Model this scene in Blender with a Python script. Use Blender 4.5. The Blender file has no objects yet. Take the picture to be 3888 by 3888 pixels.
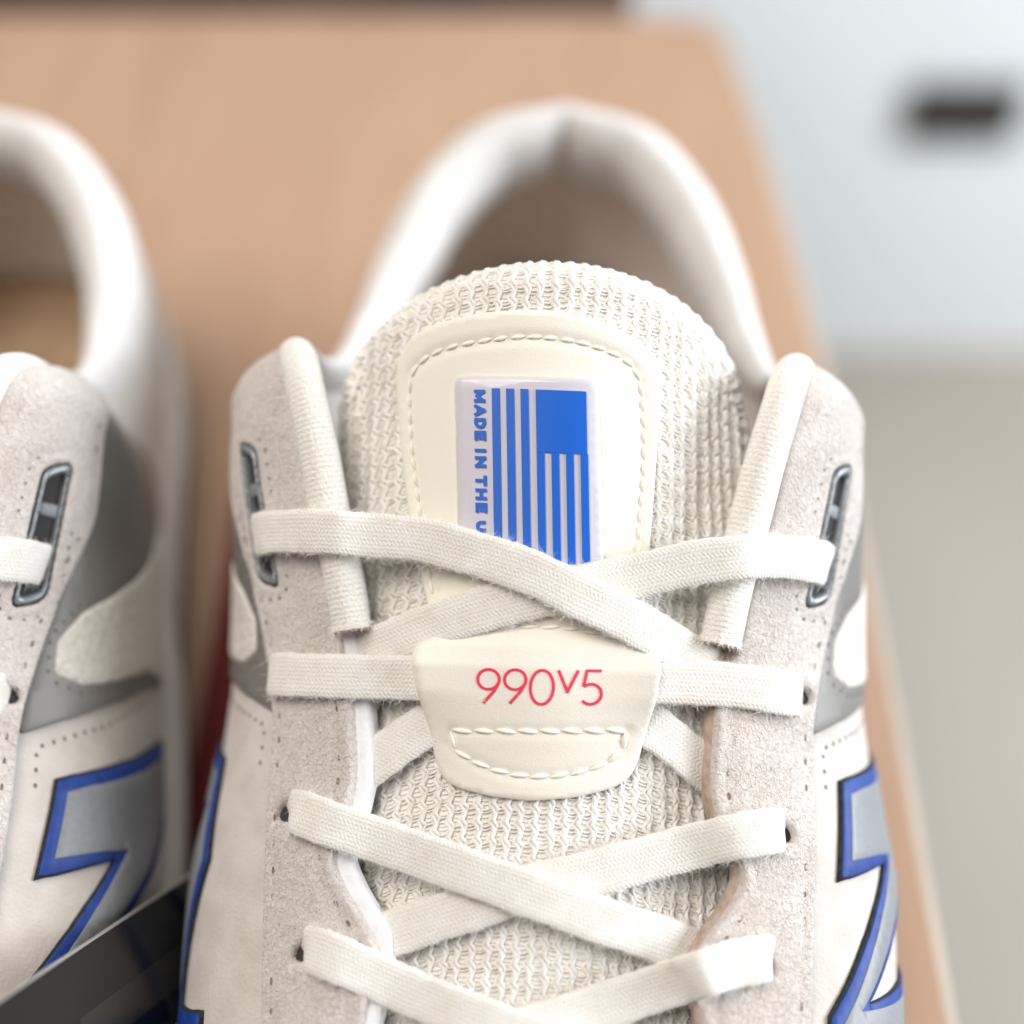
import bpy, math, random
import numpy as np
from mathutils import Vector, Matrix
from mathutils.geometry import delaunay_2d_cdt

random.seed(7)
rng = np.random.default_rng(7)
MM = 0.001
scene = bpy.context.scene
col = scene.collection

# ------------------------------------------------------------------ camera
PITCH = 50.0
CAM = (0.0, -144.6, 267.4)
cam_d = bpy.data.cameras.new("camera")
cam = bpy.data.objects.new("camera", cam_d)
col.objects.link(cam)
cam.location = [c * MM for c in CAM]
cam.rotation_euler = (math.radians(90 - PITCH), 0, 0)
cam_d.lens = 50
cam_d.sensor_width = 36
cam_d.clip_start = 0.005
cam_d.clip_end = 50
cam_d.dof.use_dof = True
cam_d.dof.focus_distance = 0.2235
cam_d.dof.aperture_fstop = 3.9
scene.camera = cam

# ------------------------------------------------------------------ light
world = bpy.data.worlds.new("World")
scene.world = world
world.use_nodes = True
bgn = world.node_tree.nodes["Background"]
bgn.inputs[0].default_value = (1.0, 0.93, 0.86, 1)
bgn.inputs[1].default_value = 0.10


def area_light(name, loc, target, size, power, color, size_y=None):
    d = bpy.data.lights.new(name, 'AREA')
    d.energy = power
    d.color = color
    d.size = size
    if size_y:
        d.shape = 'RECTANGLE'
        d.size_y = size_y
    o = bpy.data.objects.new(name, d)
    col.objects.link(o)
    o.location = loc
    v = Vector(target) - Vector(loc)
    o.rotation_euler = v.to_track_quat('-Z', 'Y').to_euler()
    return o


# a broad window to the right of the table and the ceiling lamps of the room
area_light("window_light", (0.96, 0.0, 0.33), (0, 0.10, 0.05), 0.8, 17, (0.88, 0.94, 1.0), 0.44)
area_light("ceiling_light", (-0.36, -0.04, 1.05), (0.0, 0.1, 0.0), 0.72, 9.8, (1.0, 0.935, 0.87))

scene.view_settings.view_transform = 'Standard'
scene.view_settings.look = 'None'
scene.view_settings.exposure = 0.15
scene.view_settings.gamma = 1.0
scene.view_settings.use_curve_mapping = False
scene.cycles.use_denoising = True
scene.cycles.max_bounces = 8
scene.cycles.transparent_max_bounces = 12


# ------------------------------------------------------------------ materials
class NT:
    """small helper to wire shader nodes"""

    def __init__(self, name):
        self.m = bpy.data.materials.new(name)
        self.m.use_nodes = True
        self.t = self.m.node_tree
        self.b = self.t.nodes["Principled BSDF"]

    def n(self, typ, **kw):
        nd = self.t.nodes.new(typ)
        for k, v in kw.items():
            if k.startswith("in_"):
                key = k[3:]
                key = int(key) if key.isdigit() else key.replace("_", " ")
                nd.inputs[key].default_value = v
            else:
                setattr(nd, k, v)
        return nd

    def l(self, a, b):
        self.t.links.new(a, b)

    def math(self, op, a, b=None, c=None):
        nd = self.n('ShaderNodeMath', operation=op)
        for i, v in enumerate((a, b, c)):
            if v is None:
                continue
            if isinstance(v, (int, float)):
                nd.inputs[i].default_value = v
            else:
                self.l(v, nd.inputs[i])
        return nd.outputs[0]

    def coord(self, which="Object", scale=(1, 1, 1), rot=(0, 0, 0)):
        tc = self.n('ShaderNodeTexCoord')
        mp = self.n('ShaderNodeMapping')
        mp.inputs['Scale'].default_value = scale
        mp.inputs['Rotation'].default_value = rot
        self.l(tc.outputs[which], mp.inputs[0])
        return mp.outputs[0]

    def noise(self, vec, scale, detail=2, rough=0.5, dist=0.0):
        nd = self.n('ShaderNodeTexNoise', in_Scale=scale, in_Detail=detail, in_Roughness=rough, in_Distortion=dist)
        self.l(vec, nd.inputs['Vector'])
        return nd.outputs['Fac']

    def ramp(self, fac, stops):
        nd = self.n('ShaderNodeValToRGB')
        e = nd.color_ramp.elements
        while len(e) < len(stops):
            e.new(0.5)
        for el, (p, c) in zip(e, stops):
            el.position = p
            el.color = (*c, 1)
        self.l(fac, nd.inputs[0])
        return nd.outputs[0]

    def bump(self, h, strength, dist):
        nd = self.n('ShaderNodeBump', in_Strength=strength, in_Distance=dist)
        self.l(h, nd.inputs['Height'])
        self.l(nd.outputs[0], self.b.inputs['Normal'])
        return nd

    def setp(self, **kw):
        for k, v in kw.items():
            key = k.replace("_", " ")
            if isinstance(v, tuple) and len(v) == 3:
                v = (*v, 1)
            self.b.inputs[key].default_value = v
        return self


def srgb(r, g, b):
    def f(c):
        c /= 255.0
        return c / 12.92 if c <= 0.04045 else ((c + 0.055) / 1.055) ** 2.4
    return (f(r), f(g), f(b))


def mat_plain(name, color, rough=0.7, **kw):
    t = NT(name)
    t.setp(Base_Color=color, Roughness=rough, **kw)
    return t.m


def mat_mottled(name, c1, c2, scale, rough, bump=0.3, bdist=0.0001, bscale=2500, sheen=0.0):
    t = NT(name)
    v = t.coord()
    t.l(t.ramp(t.noise(v, scale, 3), [(0.35, c1), (0.65, c2)]), t.b.inputs['Base Color'])
    t.bump(t.noise(v, bscale, 2, 0.6), bump, bdist)
    t.setp(Roughness=rough, Sheen_Weight=sheen)
    return t.m


def mat_suede(name, c1, c2):
    t = NT(name)
    v = t.coord()
    fine = t.noise(v, 2100, 3, 0.62, 0.6)
    nap = t.noise(t.coord(scale=(1, 0.8, 0.8), rot=(0.3, 0.2, 0.5)), 1500, 3, 0.6, 1.0)
    patch = t.noise(v, 120, 3, 0.55)
    mixed = t.math('ADD', t.math('MULTIPLY', patch, 0.35), t.math('MULTIPLY', nap, 0.65))
    t.l(t.ramp(mixed, [(0.34, c1), (0.64, c2)]), t.b.inputs['Base Color'])
    t.bump(t.math('ADD', t.math('MULTIPLY', nap, 1.0), t.math('MULTIPLY', fine, 0.6)), 1.0, 0.0005)
    t.setp(Roughness=0.95, Sheen_Weight=0.35, Sheen_Roughness=0.5, Specular_IOR_Level=0.15)
    return t.m


def mat_lace(name):
    """flat braided cotton: herringbone relief in the lace's own millimetre coordinates"""
    t = NT(name)
    tc = t.n('ShaderNodeTexCoord')
    sep = t.n('ShaderNodeSeparateXYZ')
    t.l(tc.outputs['UV'], sep.inputs[0])
    u, w = sep.outputs[0], sep.outputs[1]
    aw = t.math('ABSOLUTE', t.math('SUBTRACT', t.math('MODULO', t.math('ADD', w, 20.0), 2.0), 1.0))
    ph = t.math('ADD', t.math('MULTIPLY', u, 9.0), t.math('MULTIPLY', aw, 6.5))
    s1 = t.math('SINE', ph)
    s2 = t.math('SINE', t.math('MULTIPLY', w, 9.5))
    nz = t.noise(tc.outputs['UV'], 2.6, 4, 0.65)
    h = t.math('ADD', t.math('MULTIPLY', s1, 0.2), t.math('ADD', t.math('MULTIPLY', s2, 0.14), t.math('MULTIPLY', nz, 1.5)))
    t.bump(h, 0.6, 0.00024)
    big = t.noise(tc.outputs['UV'], 0.22, 3, 0.6)
    t.l(t.ramp(t.math('ADD', t.math('MULTIPLY', big, 0.7), t.math('MULTIPLY', nz, 0.3)),
               [(0.36, srgb(229, 224, 214)), (0.62, srgb(241, 238, 233))]), t.b.inputs['Base Color'])
    t.setp(Roughness=0.9, Sheen_Weight=0.25, Specular_IOR_Level=0.2)
    return t.m


def mat_tube(name):
    t = NT(name)
    tc = t.n('ShaderNodeTexCoord')
    sep = t.n('ShaderNodeSeparateXYZ')
    t.l(tc.outputs['UV'], sep.inputs[0])
    rib = t.math('SINE', t.math('MULTIPLY', sep.outputs[0], 7.0))
    nz = t.noise(tc.outputs['UV'], 1.8, 4, 0.65)
    t.bump(t.math('ADD', t.math('MULTIPLY', rib, 0.08), nz), 0.9, 0.0005)
    t.l(t.ramp(nz, [(0.35, srgb(238, 230, 216)), (0.6, srgb(250, 248, 244))]), t.b.inputs['Base Color'])
    t.setp(Roughness=0.75, Sheen_Weight=0.3, Specular_IOR_Level=0.3)
    return t.m


def mat_leather(name, c):
    t = NT(name)
    v = t.coord()
    t.setp(Base_Color=c, Roughness=0.5, Specular_IOR_Level=0.4)
    t.bump(t.math('ADD', t.noise(v, 3200, 2, 0.5), t.math('MULTIPLY', t.noise(v, 900, 2), 0.6)), 0.32, 0.00012)
    return t.m


def mat_wood(name):
    t = NT(name)
    v = t.coord(scale=(9, 1.1, 9))
    g = t.noise(v, 9, 5, 0.6, 0.8)
    f = t.noise(t.coord(scale=(60, 2.5, 20)), 14, 4, 0.6)
    mix = t.math('ADD', t.math('MULTIPLY', g, 0.6), t.math('MULTIPLY', f, 0.4))
    t.l(t.ramp(mix, [(0.2, srgb(158, 127, 105)), (0.5, srgb(176, 144, 120)), (0.8, srgb(187, 156, 132))]),
        t.b.inputs['Base Color'])
    t.bump(f, 0.2, 0.0003)
    t.setp(Roughness=0.55, Specular_IOR_Level=0.25)
    return t.m


def mat_clear(name):
    """thin clear plastic: passes the light straight through, mirrors at grazing angles"""
    t = NT(name)
    out = t.t.nodes['Material Output']
    tr = t.n('ShaderNodeBsdfTransparent')
    tr.inputs[0].default_value = (0.985, 0.985, 1.0, 1)
    gl = t.n('ShaderNodeBsdfGlossy', in_Roughness=0.06)
    lw = t.n('ShaderNodeLayerWeight', in_Blend=0.5)
    fac = t.math('ADD', t.math('MULTIPLY', t.math('POWER', lw.outputs['Facing'], 3.0), 0.8), 0.04)
    mx = t.n('ShaderNodeMixShader')
    t.l(fac, mx.inputs[0])
    t.l(tr.outputs[0], mx.inputs[1])
    t.l(gl.outputs[0], mx.inputs[2])
    t.l(mx.outputs[0], out.inputs['Surface'])
    return t.m


M = {}
M['lace'] = mat_lace("lace_cotton")
M['fibre'] = mat_plain("cotton_fibre", srgb(250, 247, 240), 0.9, Sheen_Weight=0.3)
M['suede'] = mat_suede("beige_suede", srgb(206, 195, 187), srgb(230, 222, 216))
M['side'] = mat_mottled("pale_side_suede", srgb(196, 187, 179), srgb(208, 200, 193), 160, 0.95, 0.5, 0.0003, 1500, 0.3)
M['suede_edge'] = mat_mottled("suede_cut_edge", srgb(170, 148, 132), srgb(196, 178, 164), 600, 0.95)
M['lining'] = mat_mottled("white_lining", srgb(228, 226, 230), srgb(242, 241, 243), 300, 0.9, 0.5, 0.0002, 1500, 0.3)
M['tube'] = mat_tube("collar_fabric")
M['collar'] = mat_mottled("collar_leather", srgb(208, 204, 200), srgb(221, 218, 215), 90, 0.75, 0.3, 0.0002, 900, 0.2)
M['inner'] = mat_mottled("inner_cloth", srgb(222, 214, 208), srgb(238, 231, 225), 200, 0.95, 0.5, 0.0002, 1500, 0.3)
M['insole'] = mat_mottled("insole_cloth", srgb(150, 124, 98), srgb(172, 146, 118), 200, 0.95)
M['knit'] = mat_mottled("knit_yarn", srgb(233, 229, 221), srgb(244, 242, 238), 260, 0.8, 0.5, 0.0001, 5200, 0.25)
M['cloth'] = mat_mottled("tongue_backing", srgb(234, 228, 217), srgb(242, 238, 230), 500, 0.95, 0.6, 0.0002, 2200)
M['leather'] = mat_leather("cream_leather", srgb(241, 236, 223))
M['leather_white'] = mat_leather("pale_leather", srgb(238, 232, 220))
M['thread'] = mat_plain("white_thread", srgb(250, 245, 232), 0.55, Sheen_Weight=0.2)
M['thread_dim'] = mat_plain("grey_thread", srgb(176, 162, 150), 0.8)
M['hole'] = mat_plain("needle_hole", srgb(118, 106, 96), 0.95)
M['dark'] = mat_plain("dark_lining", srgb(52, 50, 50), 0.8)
M['grey'] = mat_plain("grey_reflective", srgb(122, 119, 114), 0.5, Metallic=0.1)
M['grey_frame'] = mat_plain("grey_plastic", srgb(138, 144, 148), 0.35, Metallic=0.35)
M['silver'] = mat_mottled("silver_film", srgb(128, 131, 134), srgb(134, 137, 140), 900, 0.5, 0.25, 0.0001, 2600)
M['blue'] = mat_mottled("blue_film", srgb(10, 50, 126), srgb(16, 62, 142), 500, 0.6, 0.2, 0.0001, 1500)
M['black_edge'] = mat_mottled("black_felt", srgb(24, 28, 26), srgb(44, 48, 44), 900, 0.95)
M['mesh'] = mat_mottled("side_mesh", srgb(208, 202, 192), srgb(224, 219, 210), 900, 0.9, 1.0, 0.0006, 800)
M['print_blue'] = mat_plain("blue_print", srgb(16, 104, 214), 0.4)
M['print_red'] = mat_mottled("red_print", srgb(236, 50, 82), srgb(240, 66, 96), 1500, 0.5, 0.1, 0.00005, 3000)
M['milky'] = mat_plain("milky_plastic", srgb(220, 217, 223), 0.4)
M['clear'] = mat_clear("clear_plastic")
M['foam'] = mat_mottled("midsole_foam", srgb(214, 210, 205), srgb(224, 220, 216), 100, 0.7)
M['rubber'] = mat_plain("outsole_rubber", srgb(38, 36, 36), 0.7)
M['wood'] = mat_wood("tan_wood")
M['wood_edge'] = mat_mottled("edge_band", srgb(160, 146, 130), srgb(170, 156, 140), 30, 0.6)
M['wall'] = mat_mottled("white_wall_paint", srgb(229, 235, 237), srgb(234, 240, 242), 3, 0.85, 0.1, 0.0005, 200)
M['floor'] = mat_mottled("grey_floor", srgb(158, 149, 138), srgb(170, 161, 150), 2.5, 0.6, 0.1, 0.0005, 150)
M['black'] = mat_plain("black_gloss_card", srgb(22, 22, 23), 0.22)
M['card_print'] = mat_plain("grey_card_print", srgb(42, 40, 38), 0.3)
M['edge_highlight'] = mat_plain("edge_highlight", srgb(150, 146, 140), 0.3)  # highlight of the tag's top edge, painted as a pale grey
M['card_white'] = mat_plain("white_card_print", srgb(222, 224, 226), 0.4)
M['red'] = mat_plain("red_card", srgb(104, 18, 14), 0.8)
M['dark_wood'] = mat_mottled("dark_brown_wood", srgb(52, 38, 32), srgb(72, 54, 44), 20, 0.6)
M['socket'] = mat_plain("black_plastic", srgb(62, 58, 56), 0.5)
M['socket_in'] = mat_plain("socket_insert", srgb(44, 42, 41), 0.5)


# ------------------------------------------------------------------ objects
def link_mesh(name, verts, faces, m, parent=None, uv=None, smooth=True, scale=MM):
    """verts in millimetres, in the parent's own coordinates"""
    me = bpy.data.meshes.new(name)
    v = np.asarray(verts, float) * scale
    me.from_pydata(v.tolist(), [], [list(map(int, f)) for f in faces])
    if uv is not None:
        lay = me.uv_layers.new(name="UVMap")
        li = np.empty(len(me.loops), int)
        me.loops.foreach_get("vertex_index", li)
        lay.data.foreach_set("uv", np.asarray(uv, float)[li].ravel())
    me.materials.append(m)
    if smooth:
        me.polygons.foreach_set("use_smooth", [True] * len(me.polygons))
    me.update()
    o = bpy.data.objects.new(name, me)
    col.objects.link(o)
    if parent is not None:
        o.parent = parent
    return o


def empty(name, loc, rot_z=0.0):
    o = bpy.data.objects.new(name, None)
    col.objects.link(o)
    o.location = [c * MM for c in loc]
    o.rotation_euler = (0, 0, rot_z)
    o.empty_display_size = 0.02
    return o


def tag(o, label=None, category=None, group=None, kind=None):
    for k, v in (("label", label), ("category", category), ("group", group), ("kind", kind)):
        if v:
            o[k] = v
    return o


def box_mesh(x0, x1, y0, y1, z0, z1, bev=0.0):
    """a box with bevelled edges: (verts, faces) in millimetres"""
    if bev <= 0:
        v = [(x, y, z) for z in (z0, z1) for y in (y0, y1) for x in (x0, x1)]
        f = [(0, 2, 3, 1), (4, 5, 7, 6), (0, 1, 5, 4), (2, 6, 7, 3), (0, 4, 6, 2), (1, 3, 7, 5)]
        return v, f
    import bmesh
    bm = bmesh.new()
    v, f = box_mesh(x0, x1, y0, y1, z0, z1)
    bv = [bm.verts.new(p) for p in v]
    for q in f:
        bm.faces.new([bv[i] for i in q])
    bmesh.ops.recalc_face_normals(bm, faces=bm.faces)
    bmesh.ops.bevel(bm, geom=list(bm.edges), offset=bev, segments=3, profile=0.6, affect='EDGES')
    bm.verts.index_update()
    vv = [tuple(p.co) for p in bm.verts]
    ff = [[p.index for p in q.verts] for q in bm.faces]
    bm.free()
    return vv, ff


# ------------------------------------------------------------------ the shoe's surfaces (millimetres, shoe coordinates)
# GEOMETRY-BEGIN
def spline(pts, n=None, ts=None):
    """Catmull-Rom through pts (uniform), n samples or at parameters ts (0..len-1)"""
    p = np.asarray(pts, float)
    m = len(p) - 1
    if ts is None:
        ts = np.linspace(0, m, n)
    ts = np.clip(np.asarray(ts, float), 0, m)
    i = np.minimum(ts.astype(int), m - 1)
    f = (ts - i)[..., None]
    ext = np.vstack([2 * p[0] - p[1], p, 2 * p[-1] - p[-2]])
    a, b, c, d = ext[i], ext[i + 1], ext[i + 2], ext[i + 3]
    return 0.5 * (2 * b + (c - a) * f + (2 * a - 5 * b + 4 * c - d) * f ** 2 + (3 * b - a - 3 * c + d) * f ** 3)


def resample(pts, step, closed=False):
    p = np.asarray(pts, float)
    if closed:
        p = np.vstack([p, p[:1]])
    d = np.r_[0, np.cumsum(np.linalg.norm(np.diff(p, axis=0), axis=1))]
    n = max(3, int(round(d[-1] / step)))
    s = np.linspace(0, d[-1], n + 1)
    q = np.stack([np.interp(s, d, p[:, j]) for j in range(p.shape[1])], 1)
    return q[:-1] if closed else q


# tongue: a padded sheet along a sloping centre line, arched across
_TC = spline([(38, 126.5), (29.5, 119.5), (0, 95.0), (-30, 72.5), (-60, 54.5), (-92, 40.0), (-104, 35)], 500)
_TS = np.r_[0, np.cumsum(np.linalg.norm(np.diff(_TC, axis=0), axis=1))]
_TS -= np.interp(-27.3, -_TC[:, 0], _TS)          # s = 0 at the tongue's top edge
T_HALF, T_ROUND = 33.2, 19.0


def tongue_frame(s):
    s = np.asarray(s, float)
    y = np.interp(s, _TS, _TC[:, 0])
    z = np.interp(s, _TS, _TC[:, 1])
    e = 2.5
    dy = np.interp(s + e, _TS, _TC[:, 0]) - np.interp(s - e, _TS, _TC[:, 0])
    dz = np.interp(s + e, _TS, _TC[:, 1]) - np.interp(s - e, _TS, _TC[:, 1])
    L = np.hypot(dy, dz)
    ty, tz = dy / L, dz / L
    return y, z, ty, tz                             # tangent points down the tongue


def tongue_rho(s):
    return np.interp(s, [0, 40, 90, 130], [37.0, 39.0, 48.0, 54.0])


def tongue(x, s, off=0.0):
    x = np.asarray(x, float)
    y, z, ty, tz = tongue_frame(s)
    ny, nz = tz, -ty                                # outward: towards the viewer
    k = x / tongue_rho(s)
    drop = tongue_rho(s) * (np.sqrt(1 + k * k) - 1)
    sl = k / np.sqrt(1 + k * k)              # slope of the arch
    q = np.sqrt(1 + sl * sl)
    nx, nn = sl / q, 1 / q
    px = x - 0.09 * T_HALF * np.clip(x / T_HALF, 0, 1.4) ** 2 * np.interp(s, [16, 40], [1.0, 0.12]) + nx * off
    a = -drop + nn * off
    return np.stack([px, y + ny * a, z + nz * a], -1)


def tongue_top(x):
    return T_ROUND * (1 - np.sqrt(np.maximum(0, 1 - (np.abs(x) / T_HALF) ** 2)))


T_RAD = 4.2


def _edge_roll(xo, so, ox, os_, ph, off):
    """the padded edge of the tongue: a half round that starts at outline point (xo, so) and turns outwards along (ox, os_)"""
    b = tongue(xo, so, 0.0)
    n = tongue(xo, so, 1.0) - b
    tx = tongue(xo + 0.1, so) - tongue(xo - 0.1, so)
    ts = tongue(xo, so + 0.1) - tongue(xo, so - 0.1)
    tx /= np.linalg.norm(tx, axis=-1)[..., None]
    ts /= np.linalg.norm(ts, axis=-1)[..., None]
    t = np.asarray(ox)[..., None] * tx + np.asarray(os_)[..., None] * ts
    t /= np.linalg.norm(t, axis=-1)[..., None]
    ph = np.asarray(ph)[..., None]
    R = (T_RAD + np.asarray(off, float))[..., None]
    return b - T_RAD * n + R * (np.sin(ph) * t + np.cos(ph) * n)


def tongue_roll(x, r, off=0.0):
    """r >= 0: r mm below the top edge; r < 0: rolled over the edge to the back"""
    x, r = np.broadcast_arrays(np.asarray(x, float), np.asarray(r, float))
    st = tongue_top(x)
    sl = np.clip(x / T_HALF, -0.9995, 0.9995)
    dx = T_ROUND / T_HALF * sl / np.sqrt(1 - sl ** 2)      # slope of the outline
    q = np.sqrt(1 + dx ** 2)
    front = tongue(x, st + np.maximum(r, 0), off)
    back = _edge_roll(x, st, dx / q, -1 / q, np.clip(-np.minimum(r, 0) / T_RAD, 0, 3.0), off)
    return np.where((r >= 0)[..., None], front, back)


def tongue_side(x, s, off=0.0):
    """the tongue's long edges: rolled sideways beyond |x| = T_HALF"""
    x, s = np.broadcast_arrays(np.asarray(x, float), np.asarray(s, float))
    e = np.sign(x) * np.minimum(np.abs(x), T_HALF)
    return _edge_roll(e, s, np.sign(x), 0 * x, np.clip((np.abs(x) - T_HALF) / T_RAD, 0, 2.7), off)


# upper: rim (throat, wing, collar, heel) lofted down to the edge of the sole, right half
RIM = np.array([
    (0, -95, 40.5), (13, -92, 42), (20.5, -83, 45.5), (23.5, -71, 50.5), (25, -58, 56.5), (26.5, -45, 62.5), (27.5, -33, 68.5),
    (28.5, -20, 75.5), (30.5, -8, 83), (34, 5, 92.5), (36.8, 15.5, 99.5), (39.2, 24, 102.5), (41, 33, 97), (41.8, 42, 86),
    (42, 55, 75), (40, 75, 69.5), (36.8, 95, 70), (30.5, 113, 74), (18.5, 127, 79), (0, 132, 81)], float)
BASE = np.array([
    (0, -152), (26, -147), (43, -128), (52, -100), (56, -77), (58, -54), (59, -37), (57, -21), (55, -5), (53, 9), (51, 21),
    (48.5, 31), (47, 40), (45.5, 51), (44, 64), (42, 83), (39, 103), (33, 122), (20, 139), (0, 145)], float)
BASE_Z = 24.0
# how far the wall bulges outward just below the rim, and how level it leaves the rim (per rim point)
BUL = np.array([30, 28, 26, 24, 23, 22, 22, 22, 22, 23, 23, 22, 15, 7.5, 3.5, 3, 3, 3, 3, 3], float)
LEV = np.array([5, 5, 5, 5, 5, 5, 5, 5, 4.5, 4, 4, 5, 8, 10, 12, 13, 13, 13, 13, 13], float)
NK, NT_ = 420, 140
_kk = np.linspace(0, len(RIM) - 1, NK)
_R = spline(RIM, ts=_kk)
_B = spline(np.c_[BASE, np.full(len(BASE), BASE_Z)], ts=_kk)
_bul = spline(BUL[:, None], ts=_kk)[:, 0]
_lev = spline(LEV[:, None], ts=_kk)[:, 0]
_tan = np.gradient(_B[:, :2], axis=0)
_out = np.stack([-_tan[:, 1], _tan[:, 0]], 1)
_out /= np.linalg.norm(_out, axis=1)[:, None]
_out *= np.sign((_out * (_B[:, :2] - np.array([0, -5]))).sum(1))[:, None]
_out = np.c_[_out, np.zeros(NK)]
_dz = (_R[:, 2] - _B[:, 2])[:, None]
_C2 = _R + _out * _bul[:, None] - np.array([0, 0, 1.0]) * _lev[:, None]
_ext = np.interp(_kk, [0, 2, 4, 11, 13, 19], [2.5, 4, 6, 8, 4, 2.5])[:, None]
_C1 = _B + _out * _ext + np.array([0, 0, 1.0]) * _dz * 0.42
_t = np.linspace(0, 1, 400)[None, :, None]
_P = (1 - _t) ** 3 * _R[:, None] + 3 * (1 - _t) ** 2 * _t * _C2[:, None] + 3 * (1 - _t) * _t ** 2 * _C1[:, None] + _t ** 3 * _B[:, None]
_L = np.concatenate([np.zeros((NK, 1)), np.cumsum(np.linalg.norm(np.diff(_P, axis=1), axis=2), axis=1)], 1)
U_LEN = _L[:, -1]
GRID = np.empty((NK, NT_, 3))
for _i in range(NK):
    _s = np.linspace(0, _L[_i, -1], NT_)
    for _j in range(3):
        GRID[_i, :, _j] = np.interp(_s, _L[_i], _P[_i, :, _j])
# u = millimetres along the line 12 mm below the rim
_mid = np.stack([GRID[i, min(NT_ - 1, int(12 / U_LEN[i] * (NT_ - 1)))] for i in range(NK)])
U_OF_K = np.r_[0, np.cumsum(np.linalg.norm(np.diff(_mid, axis=0), axis=1))]
_gk = np.gradient(GRID, axis=0)
_gt = np.gradient(GRID, axis=1)
NGRID = np.cross(_gk, _gt)
NGRID /= np.maximum(np.linalg.norm(NGRID, axis=2), 1e-9)[..., None]
NGRID *= np.sign((NGRID * (GRID - np.array([0, 0, 20.0]))).sum(2))[..., None]


def _samp(G, fi, fj):
    i = np.clip(fi.astype(int), 0, NK - 2)
    j = np.clip(fj.astype(int), 0, NT_ - 2)
    a = np.clip(fi - i, 0, 1)[..., None]
    b = (fj - j)[..., None]
    b = np.clip(b, -8, 1)
    return (G[i, j] * (1 - a) + G[i + 1, j] * a) * (1 - b) + (G[i, j + 1] * (1 - a) + G[i + 1, j + 1] * a) * b


def upper(u, v, off=0.0, side=1):
    """point of the upper: u mm along the rim from the bottom of the throat, v mm down from the rim"""
    u = np.asarray(u, float)
    v = np.asarray(v, float)
    fi = np.interp(u, U_OF_K, np.arange(NK))
    L = np.interp(fi, np.arange(NK), U_LEN)
    fj = v / L * (NT_ - 1)
    p = _samp(GRID, fi, fj)
    n = _samp(NGRID, fi, np.clip(fj, 0, NT_ - 1))
    n /= np.linalg.norm(n, axis=-1)[..., None]
    p = p + n * np.asarray(off)[..., None]
    p = p * np.array([side, 1, 1])
    # the last curves: low down, the forefoot swings outwards
    sw = np.clip((78 - p[..., 2]) / 50, 0, 1) * np.clip((30 - p[..., 1]) / 50, 0, 1)
    p[..., 0] += 2.0 * sw
    if side < 0:
        p[..., 0] -= 2.0 * np.clip((p[..., 2] - 66) / 24, 0, 1) * np.clip((60 - p[..., 1]) / 30, 0, 1)
    return p


def rim_u(k):
    return float(np.interp(k, _kk, U_OF_K))
# GEOMETRY-END


# ------------------------------------------------------------------ mesh builders on those surfaces
def pip(pts, poly):
    x, y = pts[:, 0][:, None], pts[:, 1][:, None]
    a, b = poly, np.roll(poly, -1, 0)
    c = (a[None, :, 1] > y) != (b[None, :, 1] > y)
    with np.errstate(divide='ignore', invalid='ignore'):
        xi = (b[None, :, 0] - a[None, :, 0]) * (y - a[None, :, 1]) / (b[None, :, 1] - a[None, :, 1]) + a[None, :, 0]
    return ((c & (x < xi)).sum(1) % 2).astype(bool)


def dist_poly(pts, poly):
    a, b = poly, np.roll(poly, -1, 0)
    ab = b - a
    L2 = np.maximum((ab ** 2).sum(1), 1e-12)
    out = np.full(len(pts), 1e9)
    for k0 in range(0, len(pts), 2000):
        p = pts[k0:k0 + 2000][:, None]
        t = np.clip(((p - a[None]) * ab[None]).sum(2) / L2, 0, 1)
        out[k0:k0 + 2000] = np.sqrt((((a[None] + t[..., None] * ab[None]) - p) ** 2).sum(2).min(1))
    return out


def area2(p):
    q = np.roll(p, -1, 0)
    return float((p[:, 0] * q[:, 1] - q[:, 0] * p[:, 1]).sum())


def offset_poly(p, d):
    """move a polygon's edges outwards by d (miter, limited)"""
    p = np.asarray(p, float)
    if area2(p) < 0:
        p = p[::-1]
    e = np.roll(p, -1, 0) - p
    n = np.stack([e[:, 1], -e[:, 0]], 1) / np.linalg.norm(e, axis=1)[:, None]
    m = n + np.roll(n, 1, 0)
    q = (m ** 2).sum(1)
    return p + m * (2 * d / np.maximum(q, 0.55))[:, None]


def round_poly(p, r, n=5):
    """replace each corner of a polygon by a small curve; r a number or one per corner"""
    p = np.asarray(p, float)
    out = []
    for i in range(len(p)):
        rr = r[i] if hasattr(r, '__len__') else r
        a, b, c = p[i - 1], p[i], p[(i + 1) % len(p)]
        la, lc = np.linalg.norm(a - b), np.linalg.norm(c - b)
        k = min(rr, la * 0.48, lc * 0.48)
        s, e = b + (a - b) / la * k, b + (c - b) / lc * k
        for t in np.linspace(0, 1, n):
            out.append((1 - t) ** 2 * s + 2 * (1 - t) * t * b + t * t * e)
    return np.array(out)


def subdivide(p, step):
    """points along a closed outline that keep its corners"""
    p = np.asarray(p, float)
    e = np.linalg.norm(np.roll(p, -1, 0) - p, axis=1)
    if np.median(e) < step * 0.8:
        return resample(p, step, closed=True)
    out = []
    for a, b, L in zip(p, np.roll(p, -1, 0), e):
        n = max(1, int(round(L / step)))
        out += [a + (b - a) * t / n for t in range(n)]
    return np.array(out)


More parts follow.
